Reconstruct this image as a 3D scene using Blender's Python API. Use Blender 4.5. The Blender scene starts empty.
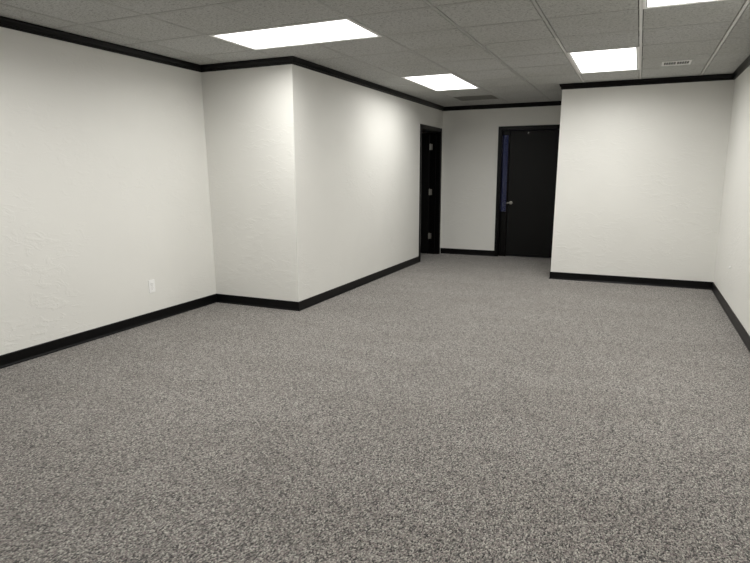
import bpy, bmesh, math
from mathutils import Matrix, Vector
S = bpy.context.scene
C = S.collection

# ---------------------------------------------------------------- room measures (metres)
H = 2.42                      # ceiling height
XL, XT = -4.058, -4.100       # near left wall, foot and head (it leans a little)
YJ = 4.864                    # return wall of the left block
XC = -3.028                   # corridor left wall
YB = 9.49                     # far wall
XK, XKT, YK = -0.964, -0.940, 7.722   # corner of the right block, foot and head (it leans a little)
FZ = -.006                    # carpet surface
XR = 0.885                    # right wall
YN = -2.6                     # near wall behind the camera
T = 0.13                      # wall thickness
BH = 0.087                    # baseboard height
GX0, GXS = -0.07, 0.62        # ceiling grid
GY0, GYS = 3.85, 0.63

# ---------------------------------------------------------------- node helpers
def new_mat(name):
    m = bpy.data.materials.new(name); m.use_nodes = True
    nt = m.node_tree
    return m, nt, nt.nodes['Principled BSDF']
def node(nt, t, **kw):
    n = nt.nodes.new(t)
    for k, v in kw.items():
        if k in n.inputs.keys(): n.inputs[k].default_value = v
        else: setattr(n, k, v)
    return n
def mix(nt, a, b, fac, mode='MIX'):
    n = nt.nodes.new('ShaderNodeMix'); n.data_type = 'RGBA'; n.blend_type = mode
    for sock, v in ((n.inputs[0], fac), (n.inputs[6], a), (n.inputs[7], b)):
        if hasattr(v, 'links'): nt.links.new(v, sock)
        else: sock.default_value = v if not isinstance(v, tuple) else (*v, 1)
    return n.outputs[2]
def ramp(nt, src, p0, p1, c0=0.0, c1=1.0):
    n = nt.nodes.new('ShaderNodeMapRange')
    n.inputs[1].default_value = p0; n.inputs[2].default_value = p1
    n.inputs[3].default_value = c0; n.inputs[4].default_value = c1
    nt.links.new(src, n.inputs[0]); return n.outputs[0]
def noise(nt, scale, detail=2, rough=.5, vec=None, dist=0.0):
    n = node(nt, 'ShaderNodeTexNoise', Scale=scale, Detail=detail, Roughness=rough, Distortion=dist)
    nt.links.new(vec, n.inputs['Vector']); return n.outputs['Fac']
def coords(nt, scale=(1, 1, 1)):
    t = nt.nodes.new('ShaderNodeTexCoord'); mp = nt.nodes.new('ShaderNodeMapping')
    mp.inputs['Scale'].default_value = scale
    nt.links.new(t.outputs['Object'], mp.inputs['Vector']); return mp.outputs[0]
def bump(nt, bs, h, strength, dist):
    b = node(nt, 'ShaderNodeBump', Strength=strength, Distance=dist)
    nt.links.new(h, b.inputs['Height']); nt.links.new(b.outputs[0], bs.inputs['Normal'])

def wall_material():
    m, nt, b = new_mat('wall_paint')
    v = coords(nt)
    big = noise(nt, 1.3, 3, .6, v)
    nt.links.new(mix(nt, WALL, tuple(c * .965 for c in WALL), ramp(nt, big, .35, .7)), b.inputs['Base Color'])
    # hand trowelled plaster: sparse stretched ridges over a fine stipple
    vs = coords(nt, (1, 1, 2.2))
    ridge = ramp(nt, noise(nt, 7, 5, .62, vs, 1.2), .50, .68)
    patch = ramp(nt, noise(nt, 1.6, 2, .5, v), .42, .62)
    mm = nt.nodes.new('ShaderNodeMath'); mm.operation = 'MULTIPLY'
    nt.links.new(ridge, mm.inputs[0]); nt.links.new(patch, mm.inputs[1])
    ad = nt.nodes.new('ShaderNodeMath'); ad.operation = 'MULTIPLY_ADD'; ad.inputs[1].default_value = .12
    nt.links.new(noise(nt, 90, 2, .5, v), ad.inputs[0]); nt.links.new(mm.outputs[0], ad.inputs[2])
    bump(nt, b, ad.outputs[0], .28, .006)
    b.inputs['Roughness'].default_value = .55
    b.inputs['Specular IOR Level'].default_value = .35
    return m
def carpet_material():
    m, nt, b = new_mat('loop_carpet')
    v = coords(nt, (1, .6, 1))
    vr = node(nt, 'ShaderNodeTexVoronoi', Scale=190, Randomness=.8)
    nt.links.new(v, vr.inputs['Vector'])
    sep = nt.nodes.new('ShaderNodeSeparateColor'); nt.links.new(vr.outputs['Color'], sep.inputs[0])
    yarn = mix(nt, CARPET_D, CARPET_L, ramp(nt, sep.outputs[0], .15, .85))
    yarn = mix(nt, yarn, CARPET_P, ramp(nt, sep.outputs[1], .62, .72, 0, .6))
    mid = noise(nt, 165, 1, .7, v)
    yarn = mix(nt, yarn, (.46, .46, .47), ramp(nt, mid, .58, .42, 0, 1.0), 'MULTIPLY')
    big = noise(nt, 1.1, 3, .6, coords(nt, (1, 2.2, 1)))
    yarn = mix(nt, yarn, (.86, .85, .84), ramp(nt, big, .6, .4, 0, .7), 'MULTIPLY')
    nt.links.new(yarn, b.inputs['Base Color'])
    bump(nt, b, ramp(nt, vr.outputs['Distance'], .0, .6, 1, 0), .8, .004)
    b.inputs['Roughness'].default_value = .95
    b.inputs['Specular IOR Level'].default_value = .1
    b.inputs['Sheen Weight'].default_value = .25
    b.inputs['Sheen Roughness'].default_value = .5
    return m
def tile_material():
    m, nt, b = new_mat('ceiling_tile')
    v = coords(nt)
    f1 = noise(nt, 55, 4, .7, coords(nt, (1, 1.7, 1)), .6)
    f2 = noise(nt, 160, 2, .6, v)
    col = mix(nt, TILE, tuple(c * .42 for c in TILE), ramp(nt, f1, .50, .66))
    col = mix(nt, col, tuple(c * 1.3 for c in TILE), ramp(nt, f2, .55, .7, 0, .5))
    big = noise(nt, .7, 2, .5, v)
    col = mix(nt, col, (.90, .90, .88), ramp(nt, big, .4, .6), 'MULTIPLY')
    nt.links.new(col, b.inputs['Base Color'])
    bump(nt, b, ramp(nt, f1, .5, .66, 1, 0), .6, .004)
    b.inputs['Roughness'].default_value = .95
    b.inputs['Specular IOR Level'].default_value = .2
    return m
def plain(name, col, rough=.5, metal=0.0, spec=.5, vary=0.0, scale=40, bmp=0.0):
    m, nt, b = new_mat(name)
    v = coords(nt)
    n = noise(nt, scale, 3, .6, v)
    nt.links.new(mix(nt, col, tuple(c * (1 - vary) for c in col), ramp(nt, n, .35, .65)), b.inputs['Base Color'])
    if bmp: bump(nt, b, n, .3, bmp)
    b.inputs['Roughness'].default_value = rough
    b.inputs['Metallic'].default_value = metal
    b.inputs['Specular IOR Level'].default_value = spec
    return m

WALL = (.785, .780, .745)
CARPET_D, CARPET_L, CARPET_P = (.030, .028, .026), (.50, .48, .432), (.28, .23, .225)
TILE = (.56, .565, .55)
M_wall, M_carpet, M_tile = wall_material(), carpet_material(), tile_material()
M_black = plain('black_trim_paint', (.0028, .0025, .0028), .3, 0, .16, .3, 25)
M_base = plain('black_vinyl', (.0024, .0024, .0028), .35, 0, .2, .3, 12)
M_door = plain('black_door_paint', (.0036, .0037, .0036), .45, 0, .2, .15, 6)
M_tee = plain('grid_metal', (.46, .46, .445), .5, 0, .4, .08, 15)
M_tee2 = plain('grid_metal_white', (.68, .675, .65), .4, 0, .5, .05, 15)
M_void = plain('plenum_dark', (.03, .03, .03), .9, 0, .1, .2)
M_white = plain('fixture_white', (.86, .86, .84), .4, 0, .5, .05)
M_plate = plain('outlet_plastic', (.92, .92, .91), .3, 0, .5, .02)
M_slot = plain('slot_dark', (.03, .03, .03), .6, 0, .3, .1)
M_nickel = plain('satin_nickel', (.46, .45, .42), .35, .9, .5, .1)
M_grille = plain('return_grille_grey', (.33, .33, .30), .7, 0, .3, .2)
M_slab = plain('slab_concrete', (.3, .3, .3), .9, 0, .2, .2)
def glass_material():
    m, nt, b = new_mat('window_glass')
    b.inputs['Base Color'].default_value = (.9, .93, 1, 1)
    b.inputs['Transmission Weight'].default_value = 1
    b.inputs['Roughness'].default_value = .06
    b.inputs['IOR'].default_value = 1.45
    n = noise(nt, 5, 2, .5, coords(nt)); bump(nt, b, n, .05, .002)
    return m
M_glass = glass_material()
def diffuser_material():
    m, nt, b = new_mat('prismatic_diffuser')
    e = node(nt, 'ShaderNodeEmission', Strength=DIFF)
    v = coords(nt); n = noise(nt, 80, 1, .5, v)
    nt.links.new(mix(nt, (1, .985, .95), (.97, .955, .92), n), e.inputs['Color'])
    nt.links.new(e.outputs[0], nt.nodes['Material Output'].inputs['Surface'])
    return m
DIFF = 4.6
M_diff = diffuser_material()

# ---------------------------------------------------------------- mesh helpers
def obj(name, bm, mat, parent=None, bevel=0.0, kind=None, smooth=False):
    bmesh.ops.recalc_face_normals(bm, faces=bm.faces)
    me = bpy.data.meshes.new(name); bm.to_mesh(me); bm.free()
    me.materials.append(mat)
    if smooth:
        for p in me.polygons: p.use_smooth = True
    o = bpy.data.objects.new(name, me); C.objects.link(o)
    if parent is not None: o.parent = parent
    if bevel:
        md = o.modifiers.new('bevel', 'BEVEL'); md.width = bevel; md.segments = 2; md.limit_method = 'ANGLE'
    if kind: o['kind'] = kind
    return o
def box(bm, x0, x1, y0, y1, z0, z1):
    v = [bm.verts.new((x, y, z)) for x in (x0, x1) for y in (y0, y1) for z in (z0, z1)]
    for f in ((0, 1, 3, 2), (4, 6, 7, 5), (0, 4, 5, 1), (2, 3, 7, 6), (0, 2, 6, 4), (1, 5, 7, 3)):
        bm.faces.new([v[i] for i in f])
    return v
def boxes(*bs):
    bm = bmesh.new()
    for b in bs: box(bm, *b)
    return bm
def cyl(bm, p0, p1, r, seg=20, r2=None):
    p0, p1 = Vector(p0), Vector(p1); d = p1 - p0
    q = d.to_track_quat('Z', 'Y').to_matrix().to_4x4()
    bmesh.ops.create_cone(bm, cap_ends=True, segments=seg, radius1=r, radius2=r if r2 is None else r2,
                          depth=d.length, matrix=Matrix.Translation((p0 + p1) / 2) @ q)
def empty(name, loc, label, cat, group=None):
    o = bpy.data.objects.new(name, None); C.objects.link(o)
    o.location = loc; o.empty_display_size = .1
    o['label'] = label; o['category'] = cat
    if group: o['group'] = group
    return o
def struct_boxes(name, mat, *bs, bevel=0):
    return obj(name, boxes(*bs), mat, kind='structure', bevel=bevel)

# ---------------------------------------------------------------- shell
struct_boxes('floor', M_carpet, (-5.2, 1.3, YN - .3, 10.6, -.06, FZ))
bm = bmesh.new()
vs = box(bm, XL - T, XL, YN, YJ, FZ, H)
for v in vs:
    if v.co.z > 1: v.co.x += XT - XL
obj('wall_left', bm, M_wall, kind='structure')
struct_boxes('wall_left_return', M_wall, (XL - T - .05, XC - T, YJ, YJ + T, FZ, H))
D1A, D1B, D1H = 8.436, 9.375, 2.026       # corridor door opening along y, and its height
struct_boxes('wall_corridor', M_wall,
             (XC - T, XC, YJ, D1A, FZ, H), (XC - T, XC, D1A, D1B, D1H, H), (XC - T, XC, D1B, YB, FZ, H))
D2A, D2B, D2H = -2.052, -0.99, 2.030       # far door opening along x
struct_boxes('wall_far', M_wall,
             (XC - T, D2A, YB, YB + T, FZ, H), (D2A, D2B, YB, YB + T, D2H, H), (D2B, XK + T, YB, YB + T, FZ, H))
bm = boxes((XK, XR + T, YK, YK + T, FZ, H), (XK, XK + T, YK + T, YB, FZ, H))
for v in bm.verts:
    if v.co.z > 1 and v.co.x < XK + T + .01: v.co.x += XKT - XK
obj('wall_partition', bm, M_wall, kind='structure')
struct_boxes('wall_right', M_wall, (XR, XR + T, YN, YK, FZ, H))
struct_boxes('wall_near', M_wall, (XL - T - .05, XR + T, YN - T, YN, FZ, H))
# the unlit side room that the corridor door opens into
struct_boxes('wall_side_room', M_wall,
             (-4.75, XC - T, 8.0, 8.12, FZ, H), (-4.87, -4.75, 8.0, 10.3, FZ, H),
             (-4.75, XC - T, 10.18, 10.3, FZ, H), (XC - T, XC - T + .1, YB + T, 10.3, FZ, H))

# ceiling: tiles, exposed grid, plenum
LIGHTS = [  # x0 cell, y0 cell, cells in x, cells in y, label
    (-5, 0, 2, 1, 'wide lit troffer nearest the left wall, in front of the jutting wall corner'),
    (-4, 4, 1, 2, 'lit troffer farthest away in the ceiling, above the corridor doors'),
    (-1, 3, 1, 2, 'lit troffer in front of the right-hand white partition wall'),
    (0, -1, 1, 2, 'lit troffer cut off by the top edge of the photo, near the right wall'),
    (-5, -3, 2, 1, 'lit troffer over the near left floor, behind the photographer'),
    (0, -7, 1, 2, 'lit troffer over the near right floor, behind the photographer'),
]
GR = (-4, 7)                                # cell of the return grille
occ = {}
for i, (cx, cy, nx, ny, _) in enumerate(LIGHTS):
    for a in range(nx):
        for b in range(ny): occ[(cx + a, cy + b)] = i
occ[GR] = 'g'
gx = lambda k: GX0 + GXS * k
gy = lambda k: GY0 + GYS * k
KX, KY = range(-8, 2), range(-11, 11)
def in_room(i, j):
    x0, x1, y0, y1 = gx(i), gx(i + 1), gy(j), gy(j + 1)
    return x1 > -4.9 and x0 < XR + .1 and y1 > YN - .1 and y0 < 10.4
bm = bmesh.new()
g = .0150
for i in KX:
    for j in KY:
        if (i, j) in occ or not in_room(i, j): continue
        x0, x1, y0, y1 = gx(i) + g, min(gx(i + 1) - g, XR + T), gy(j) + g, gy(j + 1) - g
        vs = box(bm, x0, x1, y0, y1, H + .0015, H + .018)
        for v in vs:                          # reveal edge: the face is a touch smaller than the panel
            if v.co.z < H + .01:
                v.co.x += .003 if v.co.x == vs[0].co.x and v.co.x < (x0 + x1) / 2 else (-.003 if v.co.x > (x0 + x1) / 2 else 0)
                v.co.y += .003 if v.co.y < (y0 + y1) / 2 else -.003
ceiling = obj('ceiling', bm, M_tile, kind='structure')
bm = bmesh.new()
w = .0105
bm2 = bmesh.new()
for i in list(KX) + [2]:                     # long tees
    for j in KY:
        if gx(i) > XR + T: continue
        a, b = occ.get((i - 1, j)), occ.get((i, j))
        if a is not None and a == b: continue
        white = i in (0, 1) or (i == -1 and j >= 2)
        box(bm2 if white else bm, gx(i) - w, gx(i) + w, gy(j), gy(j + 1), H, H + .022)
for i in KX:
    for j in list(KY) + [11]:
        a, b = occ.get((i, j - 1)), occ.get((i, j))
        if a is not None and a == b: continue
        if gx(i) > XR: continue
        box(bm, gx(i) + w, min(gx(i + 1), XR + T) - w, gy(j) - w, gy(j) + w, H + .0006, H + .022)
obj('ceiling_grid', bm, M_tee, ceiling)
obj('white_ceiling_grid', bm2, M_tee2, ceiling)
struct_boxes('ceiling_plenum', M_void, (-5.2, 1.3, YN - .3, 10.8, H + .13, H + .18))
struct_boxes('wall_plenum', M_slab,
             (-5.2, -5.1, YN - .3, 10.8, FZ, H + .13), (1.2, 1.3, YN - .3, 10.8, FZ, H + .13),
             (-5.1, 1.2, YN - .3, YN - .2, FZ, H + .13), (-5.1, 1.2, 10.3, 10.4, H, H + .13))

# ---------------------------------------------------------------- crown moulding and baseboards (mitred sweep)
def mitred(path, k, prof, bm, cap=True, s=None, e=None):
    """one straight run path[k]->path[k+1] of a closed loop, room on the right hand, mitred at both ends"""
    n = len(path)
    P = [Vector(p) for p in path]
    def nrm(a, b):
        d = (b - a).normalized(); return Vector((d.y, -d.x))
    a, b = P[k % n], P[(k + 1) % n]
    n0, n1, n2 = nrm(P[(k - 1) % n], a), nrm(a, b), nrm(b, P[(k + 2) % n])
    def off(p, m0, m1, o):
        m = m0 + m1
        return p + m * (o / (1 + m0.dot(m1)))
    d = (b - a).normalized()
    ra, rb = [], []
    for o, z in prof:
        qa = off(a, n0, n1, o) if s is None else a + d * s + n1 * o
        qb = off(b, n1, n2, o) if e is None else a + d * e + n1 * o
        ra.append(bm.verts.new((qa.x, qa.y, z))); rb.append(bm.verts.new((qb.x, qb.y, z)))
    m = len(prof)
    for i in range(m):
        bm.faces.new((ra[i], ra[(i + 1) % m], rb[(i + 1) % m], rb[i]))
    bm.faces.new(ra); bm.faces.new(rb[::-1])
low = [(XL, YN), (XL, YJ), (XC, YJ), (XC, YB), (XK, YB), (XK, YK), (XR, YK), (XR, YN)]
top = [(XT, YN), (XT, YJ), (XC, YJ), (XC, YB), (XKT, YB), (XKT, YK), (XR, YK), (XR, YN)]
CH, CP = .064, .034
crown = [(0, H), (CP, H), (CP, H - .010), (CP - .003, H - .013), (CP - .005, H - .022), (CP - .011, H - .032),
         (CP - .018, H - .041), (CP - .020, H - .046), (CP - .016, H - .049), (CP - .016, H - .053),
         (.010, H - .058), (.007, H - CH), (0, H - CH)]
names = ['left', 'left_return', 'corridor', 'far', 'partition_side', 'partition', 'right', 'near']
for k, nm in enumerate(names):
    bm = bmesh.new(); mitred(top, k, crown, bm)
    obj('trim_%d' % (k + 1), bm, M_black, kind='structure')
basep = [(0, FZ), (.014, FZ), (.0135, .002), (.009, .010), (.008, .016), (.008, BH - .006), (.006, BH - .001), (0, BH)]
CW = .046                                  # casing width
runs = {0: [(None, None)], 1: [(None, None)], 2: [(None, D1A - CW - YJ)],
        3: [(None, (D2A - CW) - XC)], 4: [(None, None)], 5: [(None, None)], 6: [(None, None)], 7: [(None, None)]}
for k, nm in enumerate(names):
    bm = bmesh.new()
    for s, e in runs[k]: mitred(low, k, basep, bm, s=s, e=e)
    obj('baseboard_' + nm, bm, M_base, kind='structure')

# ---------------------------------------------------------------- corridor door (open into the dark side room)
CT = .014
d1 = obj('door_1', boxes((XC - T - .07, XC, D1A - .0, D1A + .018, FZ, D1H), (XC - T - .07, XC, D1B - .018, D1B, FZ, D1H),
                         (XC - T - .07, XC, D1A + .018, D1B - .018, D1H - .018, D1H)), M_black, kind='structure')
obj('casing', boxes((XC, XC + CT, D1A - CW, D1A + .006, FZ, D1H + CW), (XC, XC + CT, D1B - .006, D1B + CW, FZ, D1H + CW),
                    (XC, XC + CT, D1A + .006, D1B - .006, D1H - .006, D1H + CW)), M_black, d1, bevel=.003)
obj('door_stop', boxes((XC - .10, XC - .065, D1A + .018, D1A + .03, FZ, D1H - .03), (XC - .10, XC - .065, D1B - .03, D1B - .018, FZ, D1H - .03),
                       (XC - .10, XC - .065, D1A + .018, D1B - .018, D1H - .03, D1H - .018)), M_black, d1, bevel=.001)
XH = XC - .155                              # hinge line
leaf = obj('door_leaf', boxes((XH - .012 - .90, XH - .012, D1B - .066, D1B - .026, .012, D1H - .024)), M_door, d1, bevel=.002)
for z in (1.777, 1.039, .30):
    bm = bmesh.new()
    box(bm, XH - .004, XH + .030, D1B - .0205, D1B - .018, z - .048, z + .048)
    cyl(bm, (XH - .008, D1B - .028, z - .05), (XH - .008, D1B - .028, z + .05), .008)
    cyl(bm, (XH - .008, D1B - .028, z + .05), (XH - .008, D1B - .028, z + .056), .006, r2=.003)
    box(bm, XH - .012, XH - .0095, D1B - .064, D1B - .028, z - .048, z + .048)
    for dz in (-.034, 0, .034):
        cyl(bm, (XH + .014, D1B - .023, z + dz), (XH + .014, D1B - .020, z + dz), .004, 10)
    obj('hinge', bm, M_nickel, d1, smooth=False)
bm = bmesh.new()
hx = XH - .012 - .84
cyl(bm, (hx, D1B - .066, .98), (hx, D1B - .074, .98), .028); cyl(bm, (hx, D1B - .074, .98), (hx, D1B - .12, .98), .010)
box(bm, hx - .01, hx + .11, D1B - .13, D1B - .112, .97, .99)
obj('handle', bm, M_nickel, leaf, bevel=.003)

# ---------------------------------------------------------------- far door with a narrow sidelight
YD = YB + .08
d2 = obj('door_2', boxes((D2A, D2A + .014, YB, YB + T, FZ, D2H), (D2B - .018, D2B, YB, YB + T, FZ, D2H),
                         (D2A + .014, D2B - .018, YB, YB + T, D2H - .018, D2H)), M_black, kind='structure')
obj('casing', boxes((D2A - CW, D2A + .004, YB - CT, YB, FZ, D2H + CW), (D2B - .004, XK, YB - CT, YB, FZ, D2H + CW),
                    (D2A + .004, D2B - .004, YB - CT, YB, D2H - .004, D2H + CW)), M_black, d2, bevel=.003)
SX0, SX1, SZ0, SZ1 = D2A + .014, -1.950, .72, 1.945
obj('mullion', boxes((SX1, SX1 + .02, YD - .02, YB + T, FZ, D2H - .018), (SX0, SX1, YD - .01, YB + T, SZ1, D2H - .018),
                     (SX0, SX1, YD - .01, YD + .03, FZ, SZ0), (SX0, SX1, YD - .014, YD + .034, SZ0, SZ0 + .012)), M_black, d2, bevel=.002)
win = struct_boxes('window_1', M_glass, (SX0, SX1, YD + .012, YD + .018, SZ0 + .012, SZ1))
leaf2 = obj('door_leaf', boxes((SX1 + .023, D2B - .021, YD, YD + .044, .010, D2H - .021)), M_door, d2, bevel=.002)
bm = bmesh.new()
lx, lz = SX1 + .075, .875
cyl(bm, (lx, YD, lz), (lx, YD - .009, lz), .027); cyl(bm, (lx, YD - .009, lz), (lx, YD - .048, lz), .010)
cyl(bm, (lx + .01, YD - .05, lz + .002), (lx - .06, YD - .052, lz - .006), .010, r2=.008)
obj('lever_handle', bm, M_nickel, leaf2)
bm = bmesh.new()
box(bm, -1.650, -1.634, YD - .003, YD, 1.955, 1.983)
cyl(bm, (-1.642, YD - .003, 1.962), (-1.642, YD - .028, 1.962), .005); cyl(bm, (-1.642, YD - .028, 1.962), (-1.642, YD - .034, 1.966), .008)
obj('top_latch', bm, M_nickel, leaf2)

# ---------------------------------------------------------------- ceiling lights
def make_light(i, cx, cy, nx, ny, label):
    x0, x1, y0, y1 = gx(cx) + .0105, gx(cx + nx) - .0105, gy(cy) + .0105, gy(cy + ny) - .0105
    mx, my = (x0 + x1) / 2, (y0 + y1) / 2
    root = empty('ceiling_light', (mx, my, H), label, 'ceiling light', 'recessed lit troffers in the tile ceiling')
    hx, hy = (x1 - x0) / 2, (y1 - y0) / 2
    f = .020
    fr = obj('frame', boxes((-hx, hx, -hy, -hy + f, -.003, .012), (-hx, hx, hy - f, hy, -.003, .012),
                            (-hx, -hx + f, -hy + f, hy - f, -.003, .012), (hx - f, hx, -hy + f, hy - f, -.003, .012)),
             M_white, root, bevel=.0015)
    obj('housing', boxes((-hx, hx, -hy, hy, .08, .083), (-hx, -hx + .003, -hy, hy, .012, .08), (hx - .003, hx, -hy, hy, .012, .08),
                         (-hx + .003, hx - .003, -hy, -hy + .003, .012, .08), (-hx + .003, hx - .003, hy - .003, hy, .012, .08)), M_white, root)
    q = f + .007
    obj('gap_shade', boxes((-hx + f, hx - f, -hy + f, -hy + q, .003, .008), (-hx + f, hx - f, hy - q, hy - f, .003, .008),
                        (-hx + f, -hx + q, -hy + q, hy - q, .003, .008), (hx - q, hx - f, -hy + q, hy - q, .003, .008)), M_slot, root)  # solid dark ring standing in for the shaded gap around the diffuser
    f = q
    obj('diffuser', boxes((-hx + f, hx - f, -hy + f, hy - f, .002, .006)), M_diff, root)
    ld = bpy.data.lights.new('lamp', 'AREA'); ld.shape = 'RECTANGLE'
    ld.size, ld.size_y = 2 * (hx - f) - .01, 2 * (hy - f) - .01
    ld.energy = LF[i] * LAMP * nx * ny / 2; ld.color = (1, .985, .945); ld.spread = SPREAD
    lo = bpy.data.objects.new('lamp', ld); C.objects.link(lo); lo.parent = root; lo.location = (0, 0, -.001)
    return root
LAMP, SPREAD = 25.0, math.radians(164)
LF = [.80, .62, .88, 1.05, .90, 1.1]
for i, L in enumerate(LIGHTS): make_light(i, *L)

# ---------------------------------------------------------------- ceiling vent near the partition
v = empty('ceiling_vent', (.2535, 6.72, H), 'small white slotted air register in the ceiling near the right partition wall', 'vent')
VX, VY = .130, .125
obj('frame', boxes((-VX, VX, -VY, -VY + .04, -.007, .0), (-VX, VX, VY - .04, VY, -.007, .0),
                   (-VX, -VX + .02, -VY + .04, VY - .04, -.007, 0), (VX - .02, VX, -VY + .04, VY - .04, -.007, 0),
                   (-.006, .006, -VY + .04, VY - .04, -.007, 0)), M_white, v, bevel=.002)
obj('backing', boxes((-VX + .02, VX - .02, -VY + .04, VY - .04, -.001, .0)), M_slot, v)
bm = bmesh.new()
for s in (-1, 1):
    for k in range(4):
        x = s * (.027 + k * .0215)
        vs = box(bm, x - .0018, x + .0018, -VY + .04, VY - .04, -.003, -.001)
obj('louvre', bm, M_white, v)

# return grille beyond the farthest light
x0, x1, y0, y1 = gx(GR[0]) + .0105, gx(GR[0] + 1) - .0105, gy(GR[1]) + .0105, gy(GR[1] + 1) - .0105
r = empty('return_air_grille', ((x0 + x1) / 2, (y0 + y1) / 2, H), 'dark grey return air grille in the ceiling between the farthest light and the far wall', 'vent')
a, b = (x1 - x0) / 2, (y1 - y0) / 2
obj('frame', boxes((-a, a, -b, -b + .06, 0, .01), (-a, a, b - .05, b, 0, .01),
                   (-a, -a + .015, -b + .06, b - .05, 0, .01), (a - .015, a, -b + .06, b - .05, 0, .01)), M_tee, r, bevel=.001)
bm = bmesh.new()
n = 22
for k in range(n):
    y = -b + .06 + (2 * b - .11) * (k + .5) / n
    vs = box(bm, -a + .015, a - .015, y - .0035, y + .0035, .001, .010)
    for q in vs:
        if q.co.z > .005: q.co.y += .006
obj('slats', bm, M_grille, r)
obj('backing', boxes((-a + .015, a - .015, -b + .06, b - .05, .019, .022)), M_grille, r)

# ---------------------------------------------------------------- wall outlet on the left wall
ox = XL + (XT - XL) * .33 / H
o = empty('wall_outlet', (ox, 3.972, .328), 'white duplex wall outlet low on the left wall above the black baseboard', 'outlet')
o.rotation_euler = (0, -math.atan2(XL - XT, H), 0)
obj('cover_plate', boxes((0, .006, -.037, .037, -.060, .060)), M_plate, o, bevel=.003)
for s in (-1, 1):
    bm = bmesh.new(); cyl(bm, (.006, 0, s * .0195), (.0085, 0, s * .0195), .017, 28)
    for q in bm.verts: q.co.z = max(min(q.co.z, s * .0195 + .0135), s * .0195 - .0135)
    rc = obj('receptacle', bm, M_plate, o)
    z = s * .0195
    obj('slots', boxes((.0083, .0088, -.0075, -.0055, z - .001, z + .008), (.0083, .0088, .0055, .0075, z - .001, z + .007),
                       (.0083, .0088, -.002, .002, z - .010, z - .006)), M_slot, rc)
bm = bmesh.new(); cyl(bm, (.006, 0, 0), (.0075, 0, 0), .0035, 12); obj('screw', bm, M_nickel, o)
# small plug in the right wall
bm = bmesh.new()
cyl(bm, (0, 0, 0), (-.005, 0, 0), .014, 20); cyl(bm, (-.005, 0, 0), (-.011, 0, 0), .014, 20, r2=.004)
pl = obj('wall_plug', bm, M_plate)
pl.location = (XR, 6.573, .428)
pl['label'] = 'tiny round white plug low on the right wall near the partition corner'; pl['category'] = 'wall plug'

# ---------------------------------------------------------------- dusk outside, seen through the sidelight only
wd = bpy.data.worlds.new('dusk'); wd.use_nodes = True; S.world = wd
wd.node_tree.nodes['Background'].inputs[0].default_value = (.16, .19, .52, 1)
wd.node_tree.nodes['Background'].inputs[1].default_value = .05

# ---------------------------------------------------------------- camera
Rv = Vector((0.91231472, 0.4094798, -0.00285343)); Uv = Vector((-0.07286676, 0.16919518, 0.98288526)); Fv = Vector((-0.40295444, 0.89649277, -0.18419672))
cd = bpy.data.cameras.new('camera'); cam = bpy.data.objects.new('camera', cd); C.objects.link(cam)
Mx = Matrix((Rv, Uv, -Fv)).transposed().to_4x4(); Mx.translation = Vector((0, 0, 1.35647))
cam.matrix_world = Mx
cd.sensor_width = 36; cd.lens = 579.18 / 750 * 36; cd.clip_start = .02
S.camera = cam
S.view_settings.view_transform = 'Standard'; S.view_settings.look = 'None'
S.view_settings.gamma = 1; S.view_settings.use_curve_mapping = False
S.view_settings.exposure = 0.0
